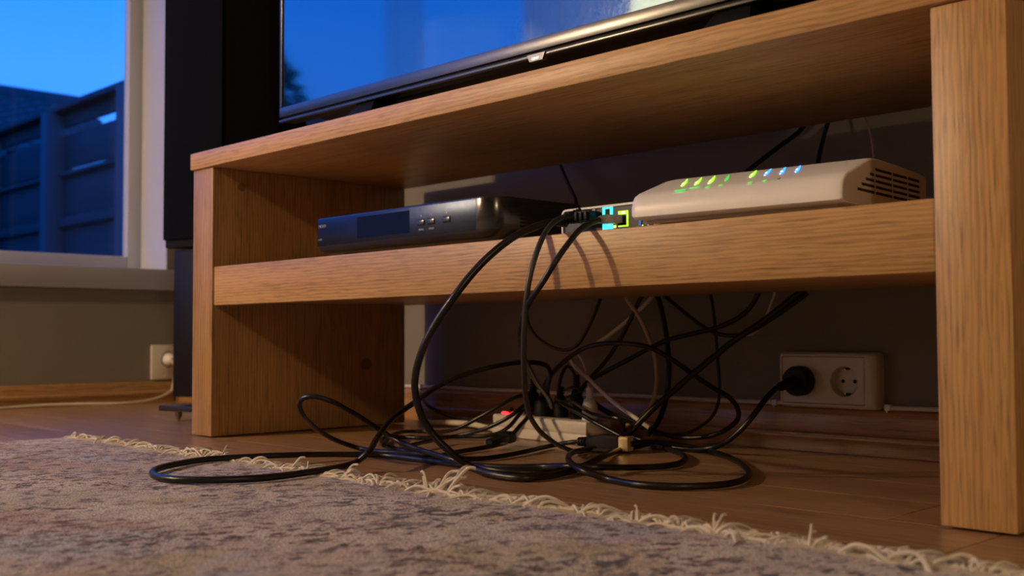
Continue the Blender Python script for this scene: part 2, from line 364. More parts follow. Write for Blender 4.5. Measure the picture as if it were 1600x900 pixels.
# ================================================================== FLOOR LAMPS OF THE ROOM (behind the camera)
shade_mat, snt, sp_ = new_mat('lamp_shade'); sp_.inputs['Base Color'].default_value = (.85, .75, .6, 1)
sp_.inputs['Emission Color'].default_value = (1, .80, .56, 1); sp_.inputs['Emission Strength'].default_value = 2.2
def floor_lamp(x, y, power, label, size=.21, h=1.40):
    t = thing('floor_lamp', (x, y, 0), label, 'lamp')
    MB().lathe([(.15, 0.0005), (.15, .015), (.14, .022), (.02, .026)], 32, Matrix.Translation((x, y, 0))).build('base', steel, t)
    MB().lathe([(.011, .02), (.011, h - .05)], 12, Matrix.Translation((x, y, 0))).build('pole', steel, t)
    MB().lathe([(size, h - .16), (size * .84, h + .16), (size * .825, h + .16), (size * .985, h - .16), (size, h - .16)], 40, Matrix.Translation((x, y, 0)), cap=False).build('lamp_shade', shade_mat, t)
    l = bpy.data.lights.new('bulb', 'POINT'); l.energy = power; l.color = WARM; l.shadow_soft_size = .05
    o = bpy.data.objects.new('bulb', l); COL.objects.link(o); o.parent = t; o.location = (0, 0, h - .168)
    return t
floor_lamp(*LAMP_A_POS, LAMP_A_W, 'floor lamp with conical fabric shade by the left wall')
floor_lamp(*LAMP_B_POS, LAMP_B_W, 'floor lamp with conical fabric shade at the right of the room')

# ================================================================== MEDIA BENCH
L, T, D, HU, HT = 1.44, .0684, .432, .4752, .5058
S0, S1, GAPF = .2313, .2994, .0033
be = thing('media_bench', (L / 2, D / 2, 0), 'long solid oak television bench with one shelf and open back', 'bench')
MB().box((-.002, -.006, HU + .0004), (L + .004, D + .004, HT), .0022).build('top_board', oak_x2, be)
lp = MB().box((0, 0, .0025), (T, D, HU), .0016).build('side_panel', oak_z, be)
rp = MB().box((L - T, 0, .0025), (L, D, HU), .0016).build('side_panel', oak_z2, be)
MB().box((T + .0006, GAPF, S0), (L - T - .0006, GAPF + .032, S1), .0018).build('shelf_front_rail', oak_x, be)
MB().box((T + .0006, GAPF + .0322, S0 + .0065), (L - T - .0006, D - .002, S1 - .0006), .001).build('shelf_board', oak_x, be)
for (yy, zz, ry, rz) in ((.058, .4445, .0085, .0075), (.335, .122, .014, .012)):
    m = MB(Matrix.Translation((T, yy, zz)) @ Matrix.Rotation(R(90), 4, 'Y')); m.lathe([(1, .0001), (.96, .0005), (.6, .0006)], 18, Matrix.Diagonal((rz, ry, 1, 1)))
    m.build('knot', knot_mat, lp)
for x0 in (.02, L - T + .02):
    for yy in (.05, D - .05): MB().lathe([(.011, .0002), (.011, .003)], 14, Matrix.Translation((x0 + .014, yy, 0))).build('glide', matt_black, be)

# ================================================================== TELEVISION
TX0, TX1, TY, TZ0, TZ1 = .110, 1.33, .110, .5615, 1.262
tv = thing('television', ((TX0 + TX1) / 2, TY + .03, HT), 'wide flat black television standing on the oak bench, mirroring the windows', 'television')
MB().box((TX0, TY + .004, TZ0 + .002), (TX1, TY + .034, TZ1), .003).box((TX0 + .06, TY + .03, TZ0 + .003), (TX1 - .06, TY + .098, TZ1 - .12), .012).build('housing', matt_black, tv)
bz = MB()
bz.box((TX0, TY - .001, TZ0 + .0095), (TX1, TY + .006, TZ0 + .027), .0008)
bz.box((TX0, TY - .001, TZ0 + .0275), (TX0 + .0065, TY + .006, TZ1), .0008); bz.box((TX1 - .0065, TY - .001, TZ0 + .0275), (TX1, TY + .006, TZ1), .0008); bz.box((TX0, TY - .001, TZ1 - .006), (TX1, TY + .006, TZ1 + .001), .0008)
bz.build('bezel', bezel_mat, tv)
MB().box((TX0, TY - .002, TZ0), (TX1, TY + .006, TZ0 + .0045), .001).build('lower_trim', bezel_mat, tv)
MB().box((TX0 + .0115, TY + .0012, TZ0 + .0272), (TX1 - .0115, TY + .006, TZ1 - .011)).build('screen', screen_mat, tv, smooth=False)
MB().box((TX0 + .0068, TY + .003, TZ0 + .0272), (TX0 + .0112, TY + .0055, TZ1 - .008)).build('screen_border', dark_hole, tv)
xl = .748
MB().loft([[(xl - .004, yy, TZ0 + .004), (xl + .031, yy, TZ0 + .004), (xl + .026, yy, TZ0 - .006), (xl + .001, yy, TZ0 - .006)] for yy in (TY - .004, TY + .004)]).build('logo_tab', bezel_mat, tv)
lt = MB(); xx = xl + .006
for wdt in (.0022, .0014, .0026, .0012, .0022, .0018):
    lt.box((xx, TY - .0047, TZ0 - .0045), (xx + wdt, TY - .0039, TZ0 - .0005)); xx += wdt + .0006
lt.build('logo_print', plain('logo_silver', (.55, .60, .70), .3, metal=.6), tv)
for xc in (.36, 1.08):
    MB().loft([[(xc - .05, TY - .05, HT + .0005), (xc + .05, TY - .05, HT + .0005), (xc + .05, TY + .16, HT + .0005), (xc - .05, TY + .16, HT + .0005)], [(xc - .045, TY - .03, HT + .008), (xc + .045, TY - .03, HT + .008), (xc + .045, TY + .14, HT + .008), (xc - .045, TY + .14, HT + .008)], [(xc - .02, TY + .012, TZ0 + .01), (xc + .02, TY + .012, TZ0 + .01), (xc + .02, TY + .034, TZ0 + .01), (xc - .02, TY + .034, TZ0 + .01)]]).build('stand_foot', matt_black, tv)

# ================================================================== LOUDSPEAKER (turned in a little)
sx, sy, sa = -.395, .160, R(15)
spk = thing('loudspeaker', (sx, sy, 0), 'tall black floor-standing loudspeaker on a glossy plinth beside the bench', 'loudspeaker')
def sb(lo, hi, name, mat, bev=.003, par=None):
    m = MB(Matrix.Translation((sx, sy, 0)) @ Matrix.Rotation(sa, 4, 'Z')); return m.box(lo, hi, bev).build(name, mat, par or spk)
sb((0.004, .004, .049), (.158, .245, .364), 'lower_cabinet', speaker_mat)
up_ = sb((-.014, -.004, .368), (.163, .25, 1.24), 'upper_cabinet', speaker_mat)
sb((-.012, -.012, .385), (.161, -.0045, 1.225), 'grille', grille_mat, .002, up_)
sb((.035, .03, .0345), (.125, .22, .0485), 'spacer', matt_black, .001)
sb((.022, -.050, .022), (.24, .30, .034), 'plinth', plate_mat, .002)
for a, b in ((.05, -.02), (.21, -.02), (.05, .27), (.21, .27)):
    MB(Matrix.Translation((sx, sy, 0)) @ Matrix.Rotation(sa, 4, 'Z') @ Matrix.Translation((a, b, 0))).lathe([(.0015, .0005), (.007, .012), (.007, .0218)], 14).build('spike', plain('spike_brass', (.25, .2, .13), .35, metal=.8), spk)
for zz in (.075, .13):
    MB(Matrix.Translation((sx, sy, 0)) @ Matrix.Rotation(sa, 4, 'Z') @ Matrix.Translation((.085, .0038, zz)) @ Matrix.Rotation(R(90), 4, 'X')).lathe([(.004, 0), (.0035, .0012)], 12).build('screw', steel, spk)

# ================================================================== SET-TOP RECEIVER
def rrect(x0, y0, x1, y1, r, z, n=6):
    """rounded rectangle loop, r = radii at (x0,y0),(x1,y0),(x1,y1),(x0,y1)"""
    out = []
    for (cx, cy, rr, a0) in ((x0 + r[0], y0 + r[0], r[0], 180), (x1 - r[1], y0 + r[1], r[1], 270), (x1 - r[2], y1 - r[2], r[2], 0), (x0 + r[3], y1 - r[3], r[3], 90)):
        for k in range(n + 1):
            a = R(a0 + 90 * k / n); out.append((cx + rr * math.cos(a), cy + rr * math.sin(a), z))
    return out
bx0, by0, bx1, by1 = .359, .020, .766, .205
st = thing('set_top_box', ((bx0 + bx1) / 2, (by0 + by1) / 2, S1), 'slim black digital receiver with dark display window and three buttons, on the shelf', 'receiver')
def outl(i, z): return rrect(bx0 + i, by0 + i, bx1 - i, by1 - i, (.006 - min(i, .005), .032 - i, .02 - i, .006 - min(i, .005)), z)
MB().loft([outl(.014, .3045), outl(.005, .3105), outl(.0008, .3165), outl(0, .318), outl(0, .3590), outl(.0008, .3612), outl(.0025, .3622)]).build('case', stb_mat, st)
MB().box((bx0 + .0035, by0 - .0002, .3175), (bx1 - .034, by0 + .002, .3592), .0002).build('front_plate', stb_front, st)
MB().loft([rrect(.466, by0 - .0004, .5915, by0 + .002, (.0002,) * 4, z, 1) for z in (.3235, .3555)]).build('display_window', plain('display_glass', (.003, .003, .005), .2, spec=.12), st)
MB().box((.4645, by0 - .00035, .3222), (.593, by0 + .002, .3567), .0012).build('display_rim', matt_black, st)
pr_ = plain('receiver_button', (.05, .055, .065), .25, spec=.8)
for bxc, bz in ((.6175, .3365), (.6395, .3365), (.6725, .3365)):
    MB().box((bxc - .0087, by0 - .0003, bz - .0052), (bxc + .0087, by0 + .001, bz + .0048), .0004).build('button_recess', matt_black, st)
    MB().box((bxc - .0077, by0 - .0022, bz - .0036), (bxc + .0077, by0 + .001, bz + .0032), .0012).build('button', pr_, st)
    MB().box((bxc - .001, by0 - .0003, bz + .0078), (bxc + .001, by0 + .0001, bz + .0104)).build('mark', silver_print, st)
def front_text(s, size, x, z, y, par): lettering(s, size, Matrix.Translation((x, y, z)) @ FRONT, silver_print, par)
front_text('MEVER', .0066, .3655, .3465, by0 - .0003, st)
front_text('4K/R1', .0038, .3655, .3265, by0 - .0003, st)
front_text('MENU', .0040, .6115, .3247, by0 - .0003, st); front_text('MODE', .0040, .6340, .3247, by0 - .0003, st)
for k in range(7):
    MB().box((bx1 - .0005, by0 + .05, .322 + k * .005), (bx1 + .0006, by1 - .03, .3243 + k * .005)).build('vent_rib', stb_mat, st)
for a in (bx0 + .05, bx1 - .06):
    for b in (by0 + .03, by1 - .03): MB().lathe([(.011, S1 + .0003), (.0115, .3055)], 16, Matrix.Translation((a, b, 0))).build('foot', matt_black, st)

# ================================================================== SMALL NETWORK BOX
nx0, nx1, ny0, nz0, nz1 = .860, 1.003, .050, .3003, .3355
nb = thing('network_box', ((nx0 + nx1) / 2, ny0 + .05, S1), 'small white-rimmed network box with lit cyan and green sockets, half behind the router', 'network box')
def rr_xz(i, y, r=.0075, n=5):
    out = []
    x0, x1, z0, z1 = nx0 + i, nx1 - i, nz0 + i, nz1 - i; r = max(.0005, r - i)
    for (cx, cz, a0) in ((x0 + r, z0 + r, 180), (x1 - r, z0 + r, 270), (x1 - r, z1 - r, 0), (x0 + r, z1 - r, 90)):
        for k in range(n + 1):
            a = R(a0 + 90 * k / n); out.append((cx + r * math.cos(a), y, cz + r * math.sin(a)))
    return out
MB().loft([rr_xz(.0030, ny0 + .003), rr_xz(.0028, ny0), rr_xz(.0004, ny0), rr_xz(0, ny0 + .001), rr_xz(0, ny0 + .098), rr_xz(.002, ny0 + .10)]).build('shell', white_plastic, nb)
fp = MB().loft([rr_xz(.0031, ny0 + .0024), rr_xz(.0031, ny0 + .004)]).build('port_panel', plain('port_panel_black', (.02, .024, .028), .3), nb)
# cyan lit socket: light frame with the dark notch of the jack, lower light block
yf = ny0 + .0018
cx0, cx1 = .9285, .9445
c = MB(); c.box((cx0, yf - .0008, .3213), (cx0 + .004, yf + .001, .3335)); c.box((cx1 - .004, yf - .0008, .3213), (cx1, yf + .001, .3335)); c.box((cx0 + .004, yf - .0008, .3305), (cx1 - .004, yf + .001, .3335))
c.build('lit_socket_frame', led_cyan, nb)
MB().box((cx0, yf - .0008, .3045), (cx1, yf + .001, .3120)).build('lit_socket_sill', led_cyan, nb)
MB().box((cx0 + .004, yf - .0004, .3125), (cx1 - .004, yf + .0008, .3303)).build('socket_opening', dark_hole, nb)
gx0, gx1 = .9535, .9690
g = MB(); g.box((gx0, yf - .0008, .3215), (gx1, yf + .001, .3262)); g.box((gx1 - .0025, yf - .0008, .3065), (gx1, yf + .001, .3215)); g.box((gx0, yf - .0008, .3065), (gx1 - .003, yf + .001, .3085))
g.build('green_socket_frame', led_lime, nb)
MB().box((gx0 + .0068, yf - .0014, .3225), (gx0 + .0105, yf, .3252)).build('led', led_green_hot, nb)
MB().box((gx0, yf - .0004, .3087), (gx1 - .003, yf + .0008, .3213)).build('socket_opening', dark_hole, nb)
MB().box((.9462, yf - .0012, .3060), (.9500, yf, .3095)).build('led', led_yellow, nb)
MB().box((.8955, yf - .0012, .3105), (.8985, yf, .3130)).build('led', led_cyan, nb)
MB().box((.9905, yf - .0012, .3050), (.9922, yf, .3068)).build('led', led_lime, nb)
MB().box((.9855, yf - .0008, .306), (.9890, yf, .3125)).build('led', emit('led_deep_blue', (.01, .12, .45), .5), nb)
MB().box((.9120, yf - .0008, .3300), (.9165, yf, .3322)).box((.9795, yf - .0008, .3160), (.9840, yf, .3175)).build('mark', plain('mark_cream', (.5, .46, .36), .5), nb)

# ================================================================== WHITE ROUTER
ro = thing('router', (1.14, .12, S1), 'white wedge-fronted router with a row of green and blue lights, on the shelf', 'router')
RM = Matrix.Translation((1.008, -.003, 0)) @ Matrix.Rotation(R(5), 4, 'Z')      # stands turned by five degrees
QL = .262
def rprof(x, s):
    P = [(.012, .3062), (.003, .3066), (-.0008, .3092), (-.0012, .3180), (.0012, .3270), (.0060, .3340), (.0140, .3385), (.040, .34786), (.066, .35722), (.078, .3600), (.092, .3608), (.150, .3600), (.215, .3578), (.2285, .3562), (.2315, .3532), (.2295, .334), (.225, .313), (.218, .3085)]
    cy, cz = .115, .330
    return [(x, cy + (y - cy) * (1 - (1 - s) * .30), cz + (z - cz) * s) for y, z in P]
secs = []
for dx, s in ((.0060, .42), (.0062, .62), (.0070, .78), (.0088, .89), (.0118, .955), (.016, .988), (.023, 1.0)): secs.append(rprof(dx, s))
for dx, s in ((.12, 1.0), (QL - .008, 1.0), (QL - .0035, .992), (QL - .001, .975), (QL, .95)): secs.append(rprof(dx, s))
MB(RM).loft(secs).build('casing', white_plastic, ro)
MB(RM).box((.02, .014, .3014), (QL - .010, .21, .3072), .003).build('underside_tray', taupe_plastic, ro)
ck = [(.016, .3085), (.0035, .3092), (.0020, .3120), (.0022, .3180), (.0042, .3260), (.0085, .3318), (.0155, .3362), (.041, .3456), (.0665, .3550), (.079, .3577), (.092, .3586), (.150, .3580), (.214, .3560), (.2270, .3535), (.2240, .3350), (.218, .3105)]
chk = MB(RM).loft([[(x, y, z) for y, z in ck] for x in (QL - .003, QL + .0010)]).build('end_cheek', taupe_plastic, ro)
for k in range(5):
    zz = .3215 + k * .0062; ya = .036 + k * .0105
    MB(RM).box((QL + .0006, ya, zz), (QL + .0014, .205, zz + .0030), .0003).build('vent_slot', dark_hole, chk)
for yy in (.078, .125, .168): MB(RM).box((QL + .0006, yy, .3205), (QL + .0016, yy + .0022, .3505)).build('vent_bar', taupe_plastic, chk)
for a in (.035, .222):
    for b in (.024, .19): MB(RM).lathe([(.0095, S1 + .0003), (.0105, .3022)], 16, Matrix.Translation((a, b, 0))).build('foot', cream_plastic, ro)
def slz(y): return .3385 + .36 * (y - .014)
SL = Matrix.Rotation(math.atan(.36), 4, 'X')
def led_streak(xa, ya, xb, yb, mat, hot):
    pts = []
    for k in range(7):
        t = k / 6; x = xa + (xb - xa) * (t ** 1.25); y = ya + (yb - ya) * t
        z = slz(y) if y < .066 else slz(.066) + (y - .066) * .23
        pts.append((x, y, z + .0001))
    MB(RM).tube(pts, [.0011, .0018, .0017, .0014, .0011, .0008, .0004], 8).build('led', mat, ro)
    if hot: MB(RM).tube([pts[0], (Vector(pts[1]) + Vector((0, 0, .0008))), pts[2]], [.0007, .0013, .0009], 8).build('led', hot, ro)
STREAKS = [(0.0603, 0.0273, 0.0451, 0.0645), (0.0783, 0.0264, 0.065, 0.0628), (0.0961, 0.0256, 0.0812, 0.0653), (0.1145, 0.0298, 0.1003, 0.0636), (0.1417, 0.0361, 0.1295, 0.074), (0.1584, 0.0379, 0.1479, 0.074), (0.1776, 0.0359, 0.165, 0.074), (0.1946, 0.0372, 0.1827, 0.074)]
for q, m_, hot in zip(STREAKS, (led_green, led_green, led_green, led_green_dim, led_green, led_blue, led_blue, led_blue), (led_green_hot, led_green_hot, led_green_hot, None, led_green_hot, led_blue_hot, led_blue_hot, led_blue_hot)):
    led_streak(*q, m_, hot)
for (x, yy), w_, m_ in zip([(0.0712, 0.0069), (0.0858, 0.0128), (0.1052, 0.0086), (0.1193, 0.0117), (0.1563, 0.0089), (0.1725, 0.0109), (0.1876, 0.0131)], (.0066, .0056, .0026, .0020, .0022, .0017, .0013), (led_green_dim,) * 6 + (plain('grey_mark', (.25, .25, .3), .5),)):
    MB(RM @ Matrix.Translation((x, yy, slz(yy))) @ SL).box((-w_, -.0022, -.0002), (w_, .0022, .0004), .0003).build('led_label', m_, ro)

# ================================================================== WALL SOCKETS
def socket_panel(parent, x0, x1, z0, z1, y, centres, r, mat):
    """front panel with round holes, one square cell per socket, and a cup behind each"""
    n = 32; edges = [x0] + [(a[0] + b[0]) / 2 for a, b in zip(centres, centres[1:])] + [x1]
    m = MB(); t = bmesh.new()
    for i, (cx, cz) in enumerate(centres):
        xa, xb = edges[i], edges[i + 1]; inner, outer = [], []
        for k in range(n):
            a = 2 * math.pi * k / n; c_, s_ = math.cos(a), math.sin(a)
            inner.append(t.verts.new((cx + r * c_, y, cz + r * s_)))
            f = min((xb - cx) / c_ if c_ > 1e-6 else 9, (xa - cx) / c_ if c_ < -1e-6 else 9, (z1 - cz) / s_ if s_ > 1e-6 else 9, (z0 - cz) / s_ if s_ < -1e-6 else 9)
            outer.append(t.verts.new((cx + f * c_, y, cz + f * s_)))
        for k in range(n): t.faces.new((inner[k], inner[(k + 1) % n], outer[(k + 1) % n], outer[k]))
        cn = [Vector(q) for q in ((xa, y, z0), (xb, y, z0), (xb, y, z1), (xa, y, z1))]
        for q in cn:      # corner triangles
            ks = sorted(range(n), key=lambda k: (outer[k].co - q).length)[:2]; cv = t.verts.new(q)
            try: t.faces.new((cv, outer[ks[0]], outer[ks[1]]))
            except ValueError: pass
    bmesh.ops.recalc_face_normals(t, faces=t.faces[:])
    m._add(t); m.build('front_panel', mat, parent, smooth=False)
    for cx, cz in centres:
        cup = MB(Matrix.Translation((cx, y, cz)) @ Matrix.Rotation(R(-90), 4, 'X')).lathe([(r, 0), (r * .97, .0005), (r * .93, .0150), (.0001, .0152)], n, cap=False).build('socket_cup', mat, parent)
        for dx in (-.0095, .0095): MB(Matrix.Translation((cx + dx, y + .0148, cz)) @ Matrix.Rotation(R(90), 4, 'X')).lathe([(.0029, 0), (.0029, .0005)], 14).build('pin_hole', dark_hole, cup)
        for sz in (-1, 1):
            MB().box((cx - .0034, y + .004, cz + sz * (r - .0040) - .0016), (cx + .0034, y + .0135, cz + sz * (r - .0040) + .0016), .0008).build('earth_clip', dark_hole, cup)
            MB().box((cx - .0018, y + .0035, cz + sz * (r - .0048) - .0010), (cx + .0005, y + .0045, cz + sz * (r - .0048) + .0010)).build('earth_contact', steel, cup)
def surround(x0, x1, z0, z1, yb, yf, ix0, ix1, iz0, iz1):
    """hollow frame: outer loops from the wall to the front, then in to the panel edge"""
    def lp(a, b, c, d, y, r):
        o = []
        for cx, cz, a0 in ((a + r, c + r, 180), (b - r, c + r, 270), (b - r, d - r, 0), (a + r, d - r, 90)):
            for k in range(5): t = R(a0 + 22.5 * k); o.append((cx + r * math.cos(t), y, cz + r * math.sin(t)))
        return o
    return [lp(x0, x1, z0, z1, yb, .006), lp(x0, x1, z0, z1, yf + .010, .006), lp(x0 + .001, x1 - .0015, z0 + .001, z1 - .001, yf + .005, .006), lp(x0 + .003, x1 - .006, z0 + .003, z1 - .003, yf + .0012, .005),
            lp(x0 + .006, x1 - .0115, z0 + .006, z1 - .006, yf, .004), lp(ix0 - .0008, ix1 + .0008, iz0 - .0008, iz1 + .0008, yf, .002), lp(ix0 - .0004, ix1 + .0004, iz0 - .0004, iz1 + .0004, yf + .0015, .002), lp(ix0, ix1, iz0, iz1, yf + .003, .001)]
so = thing('wall_socket', (.974, W, .107), 'white double wall socket above the skirting, left half plugged', 'wall socket')
MB().loft(surround(.895, 1.0535, .0665, .1492, W - .0005, W - .028, .9025, 1.0365, .0735, .1420), cap=False).build('frame', cream_plastic, so)
socket_panel(so, .9028, 1.0362, .0738, .1417, W - .0275, [(.9355, .1062), (1.0045, .1066)], .0225, cream_plastic)
MB().box((.9028, W - .0100, .0738), (1.0362, W - .002, .1417)).build('back_box', cream_plastic, so)
MB(Matrix.Translation((1.043, W - .0279, .141)) @ Matrix.Rotation(R(90), 4, 'X')).lathe([(.0012, 0), (.0008, .0008)], 10).build('indicator', steel, so)
# left wall socket (turned 90 degrees)
s2 = thing('wall_socket', (XL, .48, .108), 'small white wall socket on the left wall under the window, white plug inserted', 'wall socket')
MB().box((XL + .0005, .437, .0600), (XL + .012, .518, .1560), .004).build('plate', cream_plastic, s2)
Mx = Matrix.Translation((XL + .0120, .485, .116)) @ Matrix.Rotation(R(90), 4, 'Y')
MB(Mx).lathe([(.0235, 0), (.0225, .0012), (.0205, .0012), (.020, .0003), (.001, .0003)], 28).build('socket_ring', plain('ring_grey', (.35, .32, .28), .5), s2)
pg = thing('white_plug', (XL + .02, .485, .108), 'white plug in the socket on the left wall', 'plug')
MB(Mx).lathe([(.017, .0014), (.017, .010), (.013, .022), (.006, .028)], 20).build('plug_body', white_plastic, pg)
MB().tube(spline([(XL + .036, .485, .113), (XL + .050, .484, .100), (XL + .046, .486, .070), (XL + .035, .487, .040), (XL + .030, .4867, .0287)]), .0035, 8).build('lead', cable_white, pg)

# ================================================================== POWER STRIP
PA, PB = Vector((.394, .366, 0)), Vector((.645, .334, 0)); pd = (PB - PA).normalized(); pn = Vector((-pd.y, pd.x, 0)); plen = (PB - PA).length
PM = Matrix(((pd.x, pn.x, 0, PA.x), (pd.y, pn.y, 0, PA.y), (0, 0, 1, 0), (0, 0, 0, 1)))
ps = thing('power_strip', (PA + PB) / 2 + pn * .027, 'long white power strip lying on the floor behind the cable tangle', 'power strip')
MB(PM).box((0, 0, .0006), (plen, .056, .0175), .0025).build('base_half', cream_plastic, ps)
MB(PM).box((.0006, .0006, .0183), (plen - .0006, .0554, .0385), .0035).build('top_half', cream_plastic, ps)
MB(PM).box((.002, .002, .0170), (plen - .002, .054, .0190)).build('seam', taupe_plastic, ps)
MB(PM).box((.012, .012, .0380), (.028, .034, .0425), .001).build('switch', led_red, ps)
sockx = [.075, .115, .155, .195, .235]
for a in sockx:
    MB(PM @ Matrix.Translation((a, .028, .0386))).lathe([(.0190, 0), (.0185, .0006), (.0175, .0006), (.017, .0001), (.001, .0001)], 24).build('socket_ring', taupe_plastic, ps)
def upright_plug(a, b, h, r, name, mat, label, tilt=0, boot=True):
    q = PM @ Vector((a, b, .0392)); t = thing(name, q, label, 'plug')
    M_ = Matrix.Translation(q) @ Matrix.Rotation(tilt, 4, 'X')
    MB(M_).lathe([(r, 0), (r * 1.02, .004), (r, h * .45), (r * .72, h * .62), (.0062, h * .68)], 20).build('plug_body', mat, t)
    if boot:
        m = MB(M_)
        pr = []
        z = h * .68; k = 0
        while z < h: pr += [(.0060, z), (.0060, z + .0025), (.0048, z + .0027), (.0048, z + .0040)]; z += .0042
        m.lathe(pr + [(.004, h)], 14).build('strain_relief', mat, t)
    return t
upright_plug(.075, .030, .062, .0135, 'black_plug', matt_black, 'leftmost black plug standing in the power strip, behind the hanging cables', R(-6))
upright_plug(.115, .026, .052, .0165, 'black_plug', matt_black, 'bulky black plug in the middle of the power strip')
upright_plug(.150, .034, .050, .0125, 'black_plug', matt_black, 'short black plug just right of the bulky one in the power strip')
upright_plug(.195, .030, .070, .0115, 'black_plug', matt_black, 'tall black plug beside the white plug in the power strip')
wp = upright_plug(.228, .030, .052, .0125, 'white_plug', white_plastic, 'white plug with ribbed sleeve at the right end of the power strip')

